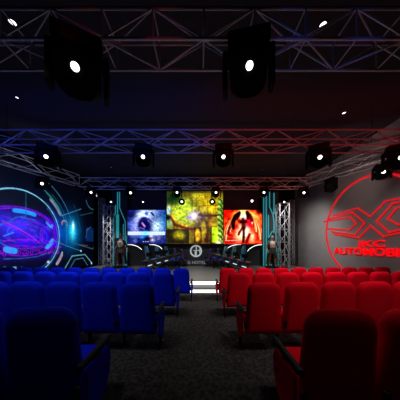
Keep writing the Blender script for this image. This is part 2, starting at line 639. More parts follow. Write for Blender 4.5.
for q in range(6):
    c.line([(.40 - .005 * q, .08 + .02 * q), (.30 - .012 * q, .16 + .03 * q), (.22 + .005 * q, .36 + .035 * q)], .05, (12, 5, 9), .9)
c.line([(.24, .36), (.15, .52), (.10, .70)], .05, (60, 10, 22), .7)
c.line([(.60, .07), (.66, .16), (.72, .30)], .06, (60, 6, 16), .9)
c.line([(.60, .07), (.62, .24)], .05, (20, 5, 10), .9)
c.line([(.49, .26), (.50, .34)], .045, (70, 24, 26), .95)
c.line([(.44, .34), (.57, .34)], .06, (60, 14, 20), .9)
c.line([(.50, .36), (.51, .52)], .075, (62, 26, 26), .9)
c.line([(.48, .52), (.40, .66), (.38, .72)], .04, (96, 10, 18), .9)
c.line([(.51, .52), (.51, .80), (.50, .94)], .045, (48, 10, 14), .92)
c.line([(.66, .72), (.60, .88), (.57, .96)], .05, (130, 8, 14), .9)
c.line([(.04, .9), (.34, .89)], .012, (255, 220, 200), .7)
c.img *= (.85 + .35 * n1 + .35 * (n3 - .5))[..., None]
c.mix(np.clip((.16 - c.v) * 8, 0, 1) * np.clip((c.u - .8) * 9, 0, 1), (6, 3, 4))
c.punch(1.5, 110, 22)
video_screen('video_screen', 'video screen showing a red and orange fire picture with dark wings', 223.8, 210, 262.8, 244, 12.6, c)

# ---------------------------------------------------------------- LED wall picture on the left wall
MY0, MY1, MZ0, MZ1 = 5.4, 14.3, .25, 5.9      # extent along the wall and height
mw, mh = MY1 - MY0, MZ1 - MZ0
c = Canvas(340, 216, (2, 3, 12), mh / mw)


def wl(px, py):
    """place on the left wall seen at this spot -> picture coordinates"""
    d = F * WL / (px - CX)
    z = CZ + (H0 - py) * d / F
    return ((d - MY0) / mw, (MZ1 - z) / mh)


def wlm(py_list):
    return [wl(*p) for p in py_list]


RC = (8.65, 2.36)     # ring centre: distance, height
RR = 2.16


def rp(r, a, off=(0, 0)):
    return ((RC[0] + off[0] + r * math.cos(a) - MY0) / mw, (MZ1 - RC[1] - off[1] - r * math.sin(a)) / mh)


U, V = c.u * mw + MY0, MZ1 - c.v * mh
rad = np.hypot(U - RC[0], V - RC[1])
nz = noise2(216, 340, 20, 31)
nz2 = noise2(216, 340, 60, 32)
# blue glow outside the ring
g = np.exp(-((U - 10.9) / 1.6) ** 2 - ((V - 2.7) / 1.1) ** 2)
c.add(g, (0, 44, 120))
c.add(np.exp(-((U - 8) / 3.2) ** 2 - ((V - 2.4) / 2.0) ** 2), (2, 14, 60))
# inside of the ring
ins = np.clip((RR - rad) / .05, 0, 1)
c.mix(ins, (8, 6, 50))
band = np.exp(-((V - 2.3) / 1.15) ** 4)
c.add(ins * band * (.6 + .7 * nz), (34, 0, 150))
c.add(ins * np.exp(-((V - 2.75) / .45) ** 2 - ((U - 8.3) / 1.1) ** 2), (0, 40, 60))
c.mix(ins * np.exp(-((V - 4.1) / .5) ** 2) * .8, (2, 10, 24))
c.mix(ins * np.exp(-((V - .7) / .32) ** 2) * .85, (4, 4, 30))
c.mix(np.clip((2.3 - rad) / .1, 0, 1) * np.exp(-((V - 1.45) / .26) ** 4) * .7, (22, 2, 70))
PUR, CY, BL, PALE = (125, 10, 235), (20, 150, 250), (40, 60, 220), (120, 205, 235)


def arc(r, a0, a1, wd, col, k=1.0, sq=1.0, off=(0, 0), n=26):
    pts = []
    for i in range(n + 1):
        a = a0 + (a1 - a0) * i / n
        pts.append(((RC[0] + off[0] + r * math.cos(a) - MY0) / mw, (MZ1 - (RC[1] + off[1] + r * sq * math.sin(a))) / mh))
    c.line(pts, wd / mw, col, k)


arc(2.0, 0, 2 * PI, .03, PUR, .8, .60, (0, .1), 40)
arc(1.88, .2, 2.9, .04, PUR, .8, .58, (0, .12))
arc(1.75, 1.25, 1.85, .12, CY, .9, .60, (0, .05))
arc(1.72, .45, .75, .09, CY, .9, .60, (0, .05))
arc(1.66, -.75, -.25, .13, CY, .95, .60, (0.05, .0))
arc(1.62, -2.1, -1.85, .16, CY, .95, .58, (0, .05))
arc(1.30, 0, 2 * PI, .03, BL, .7, .5, (0, -.1), 30)
arc(.50, 0, 2 * PI, .035, PUR, .9, 1, (1.35, .02), 20)
arc(.36, 0, 2 * PI, .02, (170, 40, 200), .6, 1, (1.35, .02), 16)
c.rect(*[v for p in (wl(48, 224), wl(52, 228.5)) for v in p], (30, 190, 255), .9)
for i in range(34):
    rs = random.Random(i * 3 + 1)
    a0 = rs.uniform(0, 2 * PI)
    arc(rs.uniform(.5, 1.9), a0, a0 + rs.uniform(.2, 1.0), rs.uniform(.015, .04), (PUR, BL, (30, 110, 210))[i % 3], .6, .5, (rs.uniform(-.1, .1), rs.uniform(-.3, .2)), 8)
c.line(wlm([(1, 221), (14, 227), (28, 235), (38, 243)]), .05 / mw, (165, 20, 250), .9)
c.line(wlm([(1, 224), (14, 229.5), (26, 237), (36, 244)]), .03 / mw, (110, 20, 235), .9)
c.line(wlm([(1, 216), (16, 221), (30, 230), (40, 240)]), .04 / mw, (90, 20, 230), .8)
c.line(wlm([(2, 236), (12, 232.5)]), .03 / mw, (50, 140, 230), .9)
c.line(wlm([(6, 223), (14, 217.5), (24, 216)]), .03 / mw, (20, 110, 150), .8)
c.line(wlm([(2, 241), (20, 239.5), (34, 240)]), .03 / mw, (170, 20, 200), .8)
c.line(wlm([(24.5, 190), (24.5, 218)]), .03 / mw, (20, 110, 150), .6)
# main ring
arc(RR, 0, 2 * PI, .038, PALE, .95, 1, (0, 0), 90)
arc(RR - .14, -1.6, .9, .02, (60, 120, 200), .7, 1, (0, 0), 40)
arc(RR + .12, -1.5, 1.0, .02, (40, 90, 200), .6, 1, (0, 0), 40)
# outer arcs and gadgets
arc(2.78, -.15, 1.25, .03, (40, 140, 160), .8)
arc(2.95, .15, 1.0, .025, (30, 110, 130), .7)
arc(3.35, -.05, 1.2, .035, (70, 130, 160), .7)
arc(4.1, .1, .6, .03, (30, 70, 90), .6)
arc(2.62, .55, .95, .11, (120, 120, 150), .9)
arc(2.72, .6, 1.1, .04, (10, 110, 80), .8)
arc(2.35, -.75, -.45, .11, (150, 130, 150), .9, 1, (.25, -.1))
c.line(wlm([(60, 216), (80, 209)]), .03 / mw, (80, 150, 190), .8)
c.line(wlm([(79, 215.5), (92, 212.5)]), .03 / mw, (40, 90, 110), .8)
c.line(wlm([(51, 240), (66, 246), (80, 251)]), .035 / mw, (70, 130, 170), .85)
c.line(wlm([(74, 243.5), (92, 249), (94, 242)]), .035 / mw, (70, 100, 120), .85)
c.line(wlm([(78, 245), (87, 245.5)]), .03 / mw, (120, 90, 80), .8)
p = wl(63.5, 224)
arc(.22, -.6, 3.4, .06, (200, 110, 100), .85, 1, (U.min() * 0 + (p[0] * mw + MY0 - RC[0]), (MZ1 - p[1] * mh - RC[1])), 10)
p = wl(91, 200)
arc(.75, PI + .3, 2 * PI - .3, .05, (40, 110, 130), .8, 1, ((p[0] * mw + MY0 - RC[0]), (MZ1 - p[1] * mh - RC[1])), 12)
# bright cyan flare
p = wl(71.5, 231)
c.blob(p[0], p[1], .085, .20, (0, 120, 175), .9, hard=1)
c.blob(p[0], p[1], .034, .11, (70, 225, 245), .95, hard=1.2)
p = wl(72.2, 226)
c.blob(p[0], p[1], .012, .06, (225, 255, 255), .98, hard=2)
# blue panel and hexagon
q0, q1 = wl(85, 227), wl(96, 242)
c.rect(q0[0], q0[1], q1[0], q1[1], (8, 40, 96), .85)
c.line(wlm([(85, 238), (86, 230), (90, 227)]), .04 / mw, (60, 110, 160), .8)
hx = [(64, 268), (71, 256), (84, 254.5), (91, 263), (90, 270)]
c.line(wlm(hx), .04 / mw, (110, 180, 190), .9)
c.line(wlm([(69, 268), (74, 259.5), (82, 258), (87, 266)]), .03 / mw, (70, 140, 170), .85)
for (x, y, r_) in ((47, 262, .01), (80, 251, .009), (90.5, 263, .009), (61, 252.5, .006)):
    p = wl(x, y)
    c.blob(p[0], p[1], r_, r_ * 1.5, (190, 230, 225), .95, hard=2)
arc(3.0, -1.6, -.95, .03, (60, 130, 160), .8)
c.line(wlm([(2, 259), (20, 258.5), (36, 256.5), (50, 252)]), .03 / mw, (30, 100, 170), .8)
for (x0_, x1_) in ((1, 5), (10.5, 15.5), (19, 21)):
    q0, q1 = wl(x0_, 266.6), wl(x1_, 270)
    c.rect(q0[0], q0[1], q1[0], q1[1], (140, 200, 215), .9)
c.img *= (1 + .25 * (nz2 - .5))[..., None]
M['mural'] = screen_mat('led_wall_picture', 1.15)
lw = thing('led_wall', 'huge dark LED wall showing a glowing purple and cyan ring', 'screen', (WL + .06, MY0, MZ0))
MB().box((-.03, mw / 2, mh / 2), (.06, mw + .06, mh + .06)).build('housing', M['black'], lw)
me = c.mesh('display', (.012, 0, mh), (0, mw, 0), (0, 0, -mh))
mesh_obj('display', me, M['mural'], lw)
# purple outlined lettering on the LED wall
M['purple'] = emat('purple_letter_light', lin((150, 25, 235)), 1.0)
dA = F * WL / (0 - CX)
tm = text_mesh('TECHNOSPORT', .62, .008, 1.25, 1.05)
# outline only: thin bars along the letter rims
bmx = bmesh.new()
bmx.from_mesh(tm)
bmesh.ops.delete(bmx, geom=[v for v in bmx.verts if v.co.y > -.001], context='VERTS')
edges = [(e_.verts[0].co.copy(), e_.verts[1].co.copy()) for e_ in bmx.edges if len(e_.link_faces) == 1]
bmx.free()
mb = MB()
for a_, b_ in edges:
    if (a_ - b_).length > 1e-4:
        mb.tube([a_, b_], .009, 4)
t = mb.build('lettering', M['purple'], lw)
t.rotation_euler = (0, 0, PI / 2)
t.location = (.03, 8.05 - MY0, 1.49 - MZ0)


# ---------------------------------------------------------------- red sign on the right wall
def wr(px, py):
    d = F * WR / (px - CX)
    return Vector((0, d, CZ + (H0 - py) * d / F))


sign = thing('wall_sign', 'red glowing ring sign with an X emblem on the grey wall', 'sign', (WR, 8.45, 0))
oy = 8.45
rc, rz_, rr = 8.49, 2.61, 2.48
mb = MB()
lp = []
for k in range(120):
    a = 2 * PI * k / 120
    c_, s_ = math.cos(a), math.sin(a)
    lp.append([(x, rc - oy + c_ * r, rz_ + s_ * r) for r, x in ((rr - .045, -.045), (rr + .045, -.045), (rr + .045, 0), (rr - .045, 0))])
mb.loft(lp, closed=True)
mb.build('ring', M['neon_red_ring'], sign)
d0 = F * WR / (371 - CX)
strokes = [
    [(334, 215.5), (358, 208), (370.6, 216.3)],
    [(334, 234), (359.5, 238), (371, 225.5)],
    [(329, 219), (353, 212.5), (365, 223), (355.5, 235), (332, 231.5)],
    [(324.5, 221.5), (351, 217.2), (356.5, 223.6), (350, 230), (327, 228.5)],
]
mb = MB()


def bar(p, q, wd=.07):
    p, q = Vector(p), Vector(q)
    v = q - p
    ang = math.atan2(v.z, v.y)
    mb.box(((p.x + q.x) / 2, (p.y + q.y) / 2, (p.z + q.z) / 2), (.04, v.length + wd * .8, wd), rot=Matrix.Rotation(ang, 3, 'X'))


for s_ in strokes:
    pts = [wr(*p_) for p_ in s_]
    for sgn in (1, -1):
        q = [Vector((-.03, (p_.y - d0) * sgn + d0 - oy, p_.z)) for p_ in pts]
        for a_, b_ in zip(q[:-1], q[1:]):
            bar(a_, b_)
# the outer outline runs level past the tips of the X
mb.build('x_emblem', M['neon_red'], sign)
for txt, zc, size, sx, yc in (('JKC', 1.84, .42, 1.9, d0 - .03), ('AUTOMOBILES', 1.46, .50, 1.30, d0)):
    t = mesh_obj('lettering', text_mesh(txt, size, .03, sx, 1.0), M['neon_letter'], sign)
    t.rotation_euler = (0, 0, -PI / 2)
    t.location = (-.04, yc - oy, zc)


# ---------------------------------------------------------------- trusses
def truss(name, label, A, B, s, cell, r=.026, up=(0, 0, 1), group=None, hbars=True, hang=()):
    """box truss whose lower chord centre line runs A -> B; s = side length"""
    A, B = Vector(A), Vector(B)
    L = (B - A).length
    t = (B - A).normalized()
    u = Vector(up)
    w = t.cross(u).normalized()
    root = thing(name, label, 'truss', A, 0, group)
    O = Vector((0, 0, 0))
    cor = {}
    for i, (a, b) in enumerate(((-.5, 0), (.5, 0), (.5, 1), (-.5, 1))):
        off = w * a * s + u * b * s
        cor[i] = off
        MB().tube([O + off, t * L + off], r, 8).build('chord', M['alu'], root, True)
    n = max(1, round(L / cell))
    st_ = L / n
    for f_ in range(4):
        a, b = cor[f_], cor[(f_ + 1) % 4]
        mb = MB()
        for k in range(n):
            p0, p1 = t * (k * st_), t * ((k + 1) * st_)
            if (k + f_) % 2 and hbars != 'ladder':
                mb.tube([p0 + a, p1 + b], r * .6, 6)
            else:
                mb.tube([p0 + b, p1 + a], r * .6, 6)
            if hbars:
                mb.tube([p0 + a, p0 + b], r * .5, 6)
        mb.tube([t * L + a, t * L + b], r * .6, 6)
        mb.build('lattice', M['alu'], root, True)
    for q in hang:
        p = t * (L * q)
        MB().tube([p + u * s * .5, p + u * (ZC - A.z)], .008, 6).build('hanging_cable', M['blackmetal'], root)
    return root


ZT = 5.25
S = .52
truss('cross_truss', 'aluminium cross truss closest overhead, carrying the two largest lamps', (-8.6, 2.95 + S / 2, ZT), (7.9, 2.95 + S / 2, ZT), S, .88, hang=(.12, .88))
truss('cross_truss', 'middle aluminium cross truss with five lamps under it', (-8.6, 6.0 + S / 2, ZT), (7.9, 6.0 + S / 2, ZT), S, .87, hbars=False, hang=(.1, .9))
truss('cross_truss', 'aluminium cross truss above the front of the video screens', (-7.1, 10.15 + S / 2, ZT), (6.6, 10.15 + S / 2, ZT), S, .87, hbars=False, hang=(.1, .9))
truss('side_truss', 'slanting aluminium truss beside the LED wall', (-8.45, 6.95, ZT), (-7.0, 9.9, ZT), S, .8, hbars=False, hang=(.5,))
truss('side_truss', 'slanting aluminium truss above the red wall sign', (7.8, 6.95, ZT), (6.3, 9.9, ZT), S, .8, hbars=False, hang=(.5,))


def tower(label, px0, px1, ptop, d):
    a, b = at(px0, ptop, d), at(px1, ptop, d)
    s = b.x - a.x
    x = (a.x + b.x) / 2
    r = truss('tower_truss', label, (x, d, .3), (x, d, a.z), s, s * 1.3, .030, up=(0, 1, 0), hbars='ladder')
    p = MB().box((0, s / 2, .015), (s + .1, s + .1, .03)).build('base_plate', M['blackmetal'], r)
    return r


tower('upright aluminium truss tower between the LED wall and the statue', 103.3, 110.6, 205, 11.5)
tower('upright aluminium truss tower between the statue and the grey wall', 280, 289.3, 203, 11.5)
tower('darker upright truss tower set back beside the LED wall', 98.5, 102.6, 198, 13.4)
tower('darker upright truss tower set back against the grey wall', 290.4, 294.3, 200, 13.4)


# ---------------------------------------------------------------- moving head lamps
def make_lamp(lens_r=.1, lit=True):
    root = bpy.data.objects.new('stage_lamp', None)
    COL.objects.link(root)
    MB().box((0, 0, -.13), (.56, .40, .2), bevel=.03).tube([(-.16, 0, -.04), (-.16, 0, .06)], .03).tube([(.16, 0, -.04), (.16, 0, .06)], .03).build('base', M['lampbody'], root)
    yk = MB()
    for s_ in (-1, 1):
        yk.box((s_ * .325, 0, -.46), (.07, .20, .56), bevel=.03)
    yk.box((0, 0, -.25), (.70, .22, .07), bevel=.02)
    yk.build('yoke', M['lampbody'], root)
    hd = MB()
    prof_ = [(-.30, .20), (-.28, .235), (-.12, .25), (.0, .255), (.15, .26), (.24, .24), (.30, .18), (.31, .10)]
    # barrel along local Y, lens end at -Y
    lp_ = []
    for (y, r) in prof_:
        lp_.append([(r * math.copysign(abs(math.cos(a)) ** .8, math.cos(a)), y, r * math.copysign(abs(math.sin(a)) ** .8, math.sin(a))) for a in [2 * PI * k / 20 for k in range(20)]])
    hd.loft(lp_)
    h = hd.build('head', M['lampbody'], root, True)
    h.location = (0, .02, -.50)
    h.rotation_euler = (math.radians(34), 0, 0)
    ln = MB()
    rr_ = [(lens_r * .98, .0), (lens_r * .8, -.02), (lens_r * .45, -.035)]
    ln.loft([[(q * math.cos(a), y, q * math.sin(a)) for a in [2 * PI * k / 18 for k in range(18)]] for q, y in rr_])
    l_ = ln.build('lens', M['lens'] if lit else M['black'], h, True)
    l_.location = (0, -.302, .09)
    return root


LG = 'stage lamps hung from the trusses'
lamps = [
    # lens px, lens py, truss d, yaw, scale, label
    (75, 71, 2.95, 28, 1.25, 'large black lamp on the closest truss, above the blue seats'),
    (249.5, 70.5, 2.95, -10, 1.18, 'large black lamp on the closest truss, above the red seats'),
    (46, 160, 6.0, 25, 1.0, 'black lamp under the middle truss, closest to the LED wall'),
    (143, 160.5, 6.0, 15, 1.0, 'black lamp under the middle truss, over the blue picture screen'),
    (223.5, 160, 6.0, -8, 1.0, 'black lamp under the middle truss, near the aisle on the red side'),
    (320, 160, 6.0, -30, 1.05, 'black lamp under the middle truss where the slanting truss starts, facing the aisle'),
    (401, 160, 6.0, -45, 1.1, 'black lamp at the wall end of the middle truss, above the red sign'),
    (42, 189, 8.7, 20, .85, 'black lamp under the slanting truss above the glowing ring'),
    (383.5, 176.5, 7.35, -40, .85, 'black lamp shining at the top of the red neon ring'),
    (91, 194.5, 10.15, 20, .8, 'black lamp at the LED wall end of the far cross truss'),
    (130.5, 194.5, 10.15, 12, .85, 'black lamp over the corner of the blue picture screen'),
    (177, 193.8, 10.15, 5, .8, 'black lamp on the far truss at the green leafy side of the largest screen'),
    (216, 193.8, 10.15, -5, .8, 'black lamp on the far truss at the vine side of the largest screen'),
    (264, 194.5, 10.15, -12, .8, 'black lamp above the cyan neon lines on the red side'),
    (304, 194.5, 10.15, -25, .85, 'black lamp at the grey wall end of the far cross truss'),
]
protoL = make_lamp()
first = True
for (px, py, d, yaw, scl, lab) in lamps:
    o = protoL if first else copy_tree(protoL)
    first = False
    ya = math.radians(yaw)
    # the lens looks back at the hall
    lr = {2.95: .48, 6.0: .62}.get(d, .8)
    X0 = (px - CX) * (d - .3) / F
    th = math.atan2(-X0, d) * .75
    pt = math.atan2(ZT - .6 - CZ, math.hypot(X0, d)) * .95
    hd_ = [c_ for c_ in o.children if c_.name.startswith('head')][0]
    hd_.rotation_euler = (pt, 0, 0)
    hd_.children[0].scale = (lr, 1, lr)
    cp, sp = math.cos(pt), math.sin(pt)
    off = Vector((0, .02 - .302 * cp - .09 * sp, -.50 - .302 * sp + .09 * cp)) * scl
    off.rotate(Matrix.Rotation(th, 3, 'Z'))
    P = at(px, py, d + off.y)
    o.location = (P.x - off.x, d, ZT - .03)
    o.scale = (scl, scl, scl)
    o.rotation_euler = (0, 0, th)
    tag(o, lab, 'lamp', LG)
o = copy_tree(protoL)
o.location = (6.75, 8.85, ZT - .03)
o.rotation_euler = (0, 0, math.radians(100))
o.scale = (.85,) * 3
tag(o, 'dark lamp without a shining lens under the slanting truss by the red ring', 'lamp', LG)
# second small lamps hanging under the two centre ones
for px, lab in ((181.8, 'small lower spotlight beside the lamp over the green leafy side of the screen'), (212.3, 'small lower spotlight beside the lamp over the vine side of the screen')):
    P = at(px, 201.3, 10.55)
    r = thing('spotlight', lab, 'lamp', (P.x, 10.67, ZT - .02), 0, 'small spotlights around the stage')
    MB().tube([(0, 0, 0), (0, 0, P.z - ZT + .15)], .02).box((0, 0, P.z - ZT + .17), (.2, .1, .05), bevel=.01).build('hanger', M['lampbody'], r)
    MB().tube([(0, .3, P.z - ZT + .04), (0, .22, P.z - ZT + .03), (0, -.08, P.z - ZT), (0, -.1, P.z - ZT)], [.08, .16, .2, .17], 14).build('housing', M['lampbody'], r, True)
    MB().tube([(0, -.098, P.z - ZT), (0, -.108, P.z - ZT)], .065, 12).build('lens', M['lens'], r)
# small spotlights on the tower tops and over the screens
for px, py, d, lab in ((111.0, 202, 11.5, 'tiny spotlight on the tower beside the LED wall'), (143, 202, 12.7, 'tiny spotlight above the blue picture screen'),
                       (252, 201, 12.7, 'small bright spotlight above the fire picture screen'), (284.3, 202, 11.5, 'tiny spotlight on the tower beside the grey wall')):
    P = at(px, py, d)
    r = thing('spotlight', lab, 'lamp', P, 0, 'small spotlights around the stage')
    MB().tube([(0, .2, .02), (0, .16, .01), (0, .0, 0)], [.05, .08, .09], 12).box((0, .14, -.12 if d < 12.5 else .02), (.04, .2 if d > 12.5 else .08, .12 if d > 12.5 else .22), bevel=.005).build('housing', M['lampbody'], r, True)
    MB().tube([(0, .0, 0), (0, -.012, 0)], .09 if px == 252 else .055, 12).build('lens', M['lens'], r)
# ceiling downlights
dl = [(12.5, 21.5, .07, 'bright ceiling downlight over the blue seats, closest overhead'), (17, 97, .045, 'dim ceiling downlight over the LED wall side'),
      (323, 24, .07, 'bright ceiling downlight over the red seats, closest overhead'), (344, 112.5, .06, 'ceiling downlight midway over the red seats'),
      (111, 167, .03, 'pinpoint ceiling downlight behind the middle truss on the blue side'), (262, 169, .03, 'pinpoint ceiling downlight behind the middle truss on the red side'),
      (378, 141, .04, 'pinpoint ceiling downlight above the red neon ring')]
for px, py, r_, lab in dl:
    d = (ZC - CZ) * F / (H0 - py)
    P = at(px, py, d)
    r = thing('ceiling_downlight', lab, 'lamp', (P.x, P.y, ZC), 0, 'downlights in the dark ceiling')
    lp_ = []
    for k in range(16):
        a = 2 * PI * k / 16
        lp_.append([(q * math.cos(a), q * math.sin(a), z) for q, z in ((r_, -.0), (r_ * 1.3, -.0), (r_ * 1.3, -.02), (r_, -.03))])
    MB().loft(lp_, closed=True).build('trim_ring', M['black'], r)
    MB().tube([(0, 0, -.012), (0, 0, -.002)], r_, 14).build('lens', M['lens_dim'], r)


# ---------------------------------------------------------------- theatre chairs
def outline(w0, w1, z0, z1, rt, rb, n=8):
    """closed loop (x, z): bottom width w0, top width w1, rounded corners"""
    pts = []

    def corner(cx, cz, r, a0):
        for k in range(n + 1):
            a = a0 + (PI / 2) * k / n
            pts.append((cx + r * math.cos(a), cz + r * math.sin(a)))
    corner(w1 / 2 - rt, z1 - rt * .85, rt, 0)
    corner(-w1 / 2 + rt, z1 - rt * .85, rt, PI / 2)
    corner(-w0 / 2 + rb, z0 + rb, rb, PI)
    corner(w0 / 2 - rb, z0 + rb, rb, 3 * PI / 2)
    return pts


def inset(pts, k):
    cx = sum(p[0] for p in pts) / len(pts)
    cz = (max(p[1] for p in pts) + min(p[1] for p in pts)) / 2
    hx_ = max(p[0] for p in pts)
    hz = (max(p[1] for p in pts) - min(p[1] for p in pts)) / 2
    return [(cx + (p[0] - cx) * (1 - k / hx_), cz + (p[1] - cz) * (1 - k / hz)) for p in pts]


def make_chair(color):
    root = bpy.data.objects.new('theatre_chair', None)
    COL.objects.link(root)
    fab = M[color]
    # backrest: thick upholstered shell, rounded top
    ol = outline(.540, .485, .25, 1.0, .135, .035)
    layers = [(.10, -.004), (.055, .0), (.030, .010), (.010, .030), (.0, .055), (.004, .085), (.02, .115), (.05, .135), (.11, .145)]
    lp_ = []
    for k, y in layers:
        lp_.append([(x, y - .095 - (z - .45) * .09 + (.02 * math.cos(x * 6) if y > .1 else 0), z) for x, z in inset(ol, k)])
    b = MB().loft(lp_).build('backrest', fab, root, True)
    # seat cushion
    so = outline(.47, .46, 0, .44, .07, .05)
    lp_ = []
    for k, z in ((.05, -.055), (.012, -.045), (.0, -.01), (.0, .02), (.015, .045), (.06, .06)):
        lp_.append([(x, .05 + y * .93, .385 + z + y * .04) for x, y in inset(so, k)])
    MB().loft(lp_).build('seat', fab, root, True)
    MB().box((0, .24, .315), (.40, .32, .03), bevel=.01).build('seat_pan', M['black'], root)
    return root


def add_side(root, x, color, panel):
    """armrest, upright and foot at local x; with an upholstered end panel on the aisle"""
    MB().loft([[(x + a * w_ / 2, y, z + c_) for a, c_ in ((-1, 0), (1, 0), (1, .036), (.6, .046), (-.6, .046), (-1, .036))]
               for y, z, w_ in ((-.12 if panel else .05, .575, .034), (-.08 if panel else .06, .565, .044), (.1, .572, .046), (.27, .585, .046), (.31, .59, .038), (.315, .595, .026))]).build('armrest', M['black'], root)
    st_ = MB()
    st_.box((x, .13, .275), (.032, .07, .55), bevel=.008)
    st_.box((x, -.128, .43), (.040, .03, .10), bevel=.008)
    st_.build('upright', M['black'], root)
    MB().loft([[(x - .022, .0, .0), (x + .022, .0, 0), (x + .022, .30, 0), (x - .022, .30, 0)], [(x - .018, .05, .025), (x + .018, .05, .025), (x + .018, .24, .025), (x - .018, .24, .025)]]).build('foot', M['black'], root)
    if panel:
        o_ = 1 if x > 0 else -1
        pts = [(-.06, .54), (.27, .55), (.30, .47), (.28, .33), (.21, .20), (.10, .15), (-.02, .20), (-.06, .30)]
        xa, xb = x + o_ * .006, x + o_ * .030
        cy_, cz_ = .11, .36
        p = MB().loft([[(xa, a, b_) for a, b_ in pts], [(xb - o_ * .01, a, b_) for a, b_ in pts],
                       [(xb, cy_ + (a - cy_) * .93, cz_ + (b_ - cz_) * .93) for a, b_ in pts]]).build('side_panel', M[color], root)
        MB().tube([(xb - .001, .20, .40), (xb + o_ * .004, .20, .40)], .022, 14).build('badge', M['black'], p)


PITCH = .552
# aisle x, rear plane distance, skew, tier height, count
ROWS = {
    'red': [(.715, 1.20, .00, .245, 3), (.66, 2.46, .04, .175, 5), (.60, 3.78, .055, .115, 8), (.58, 5.14, .062, .05, 10)],
    'blue': [(.865, 1.24, .00, .245, 2), (.61, 2.46, .04, .175, 5), (.52, 3.82, .055, .115, 8), (.25, 5.10, .062, .05, 11)],
}
ROWN = ['in the fourth row, farthest from the stage', 'in the third row from the stage', 'in the second row from the stage', 'in the first row at the stage']
ORD = ['at the aisle end', 'second from the aisle', 'third from the aisle', 'fourth from the aisle', 'fifth from the aisle', 'sixth from the aisle',
       'seventh from the aisle', 'eighth from the aisle', 'ninth from the aisle', 'tenth from the aisle', 'eleventh from the aisle']
for color, sg in (('blue', -1), ('red', 1)):
    end = make_chair(color)
    add_side(end, -sg * .288, color, True)
    add_side(end, sg * .276, color, False)
    mid = make_chair(color)
    add_side(mid, sg * .276, color, False)
    used_e = used_m = False
    for ri, (x0, d0_, tl, z, n) in enumerate(ROWS[color]):
        for k in range(n):
            x = x0 + PITCH / 2 + k * PITCH * math.cos(math.atan(tl))
            d = d0_ + .09 + tl * (x - x0)
            if k == 0:
                o = end if not used_e else copy_tree(end)
                used_e = True
            else:
                o = mid if not used_m else copy_tree(mid)
                used_m = True
            o.location = (sg * x, d, z)
            o.rotation_euler = (0, 0, sg * math.atan(tl))
            tag(o, f'{color} upholstered theatre chair {ORD[k]}, {ROWN[ri]}', 'chair', f'{color} theatre chairs')


# ---------------------------------------------------------------- neon line panels beside the screens
def neon(label, d, lines, bars, base_px):
    a, b = at(base_px[0], 270, d), at(base_px[1], 270, d)
    root = thing('neon_panel', label, 'neon light', ((a.x + b.x) / 2, d, .3))
    O = Vector(root.location)
    zt = at(0, 190.5, d).z
    MB().box((0, .09, (zt - .3) / 2), (b.x - a.x, .10, zt - .3), bevel=.01).build('panel', M['backdrop'], root)
    for ln, r in lines:
        pts = [at(x, y, d) - O for x, y in ln]
        pts = [Vector((p.x, 0.0, max(p.z, .04))) for p in pts]
        MB().tube(pts, r, 6).build('neon_tube', M['neon_cyan'], root, True)
    for (x0, y0, x1, y1) in bars:
        p, q = at(x0, y0, d) - O, at(x1, y1, d) - O
        MB().box(((p.x + q.x) / 2, .0, (p.z + q.z) / 2), (q.x - p.x, .05, p.z - q.z)).build('light_bar', M['cyan_panel'], root)
    return root


neon('cyan neon lines behind the statue beside the blue picture screen', 12.35, [
    ([(115.6, 205), (115.6, 212), (113.2, 220), (113.2, 272)], .025),
    ([(117.6, 192), (117.6, 214)], .03),
    ([(119.6, 192), (119.6, 208), (125.2, 221.5), (125.2, 272)], .025),
    ([(126.6, 236), (126.6, 272)], .02),
    ([(123.3, 224), (123.3, 272)], .02)], [(116.2, 214.5, 118.9, 238)], (111.6, 126.8))
neon('cyan neon lines behind the statue beside the fire picture screen', 12.35, [
    ([(263.7, 192), (263.7, 272)], .035),
    ([(269.6, 192), (269.6, 207), (273, 214.5), (274, 222), (274, 233)], .035),
    ([(274.0, 193), (274.0, 214)], .04),
    ([(268.4, 215), (268.4, 238), (272.5, 231)], .035),
    ([(276.2, 212), (276.2, 272)], .035),
    ([(271.3, 240), (271.3, 272)], .035),
    ([(278.2, 225), (278.2, 272)], .018)], [(265.7, 192, 266.9, 272)], (262.6, 279))

# ---------------------------------------------------------------- curved white arches, desks, gaming chairs
for pts, lab in (([(127, 244.3), (132, 244.8), (137, 246.3), (141, 249), (144, 253), (146, 260), (146.6, 268)], 'white curved light strip below the blue screen, towards the statue'),
                 ([(149.5, 244.4), (155, 245), (159.5, 246.8), (162.5, 250), (164.5, 256), (165, 267)], 'white curved light strip below the blue screen, towards the emblem'),
                 ([(241, 244.2), (235, 244.9), (230, 246.6), (226, 249.8), (223, 254), (221.5, 260), (221, 267)], 'white curved light strip below the fire screen, towards the emblem'),
                 ([(262.5, 244.5), (257, 245.2), (252, 247.2), (248, 250.5), (245.5, 255), (244.2, 261), (243.8, 268)], 'white curved light strip below the fire screen, towards the statue')):
    d = 12.72
    O = at(*pts[-1], d)
    O.z = .3
    r = thing('light_arch', lab, 'light strip', O, 0, 'curved light strips on the backdrop')
    P = [at(x, y, d) for x, y in pts]
    # smooth the path
    Q = []
    for i in range(len(P) - 1):
        p0, p1, p2, p3 = P[max(i - 1, 0)], P[i], P[i + 1], P[min(i + 2, len(P) - 1)]
        for k in range(5):
            t_ = k / 5
            Q.append(.5 * ((2 * p1) + (p2 - p0) * t_ + (2 * p0 - 5 * p1 + 4 * p2 - p3) * t_ * t_ + (3 * p1 - p0 - 3 * p2 + p3) * t_ ** 3))
    Q.append(P[-1])
    Q = [q - O for q in Q]
    for q in Q:
        q.z = max(q.z, .02)
    cut = int(len(Q) * .58)
    MB().tube(Q[:cut], [.036 - .016 * i / cut for i in range(cut)], 6).build('light_strip', M['led_arch'], r, True)
    MB().tube([q + Vector((0, .06, 0)) for q in Q], .05, 6).build('arch_rib', M['backdrop'], r, True)

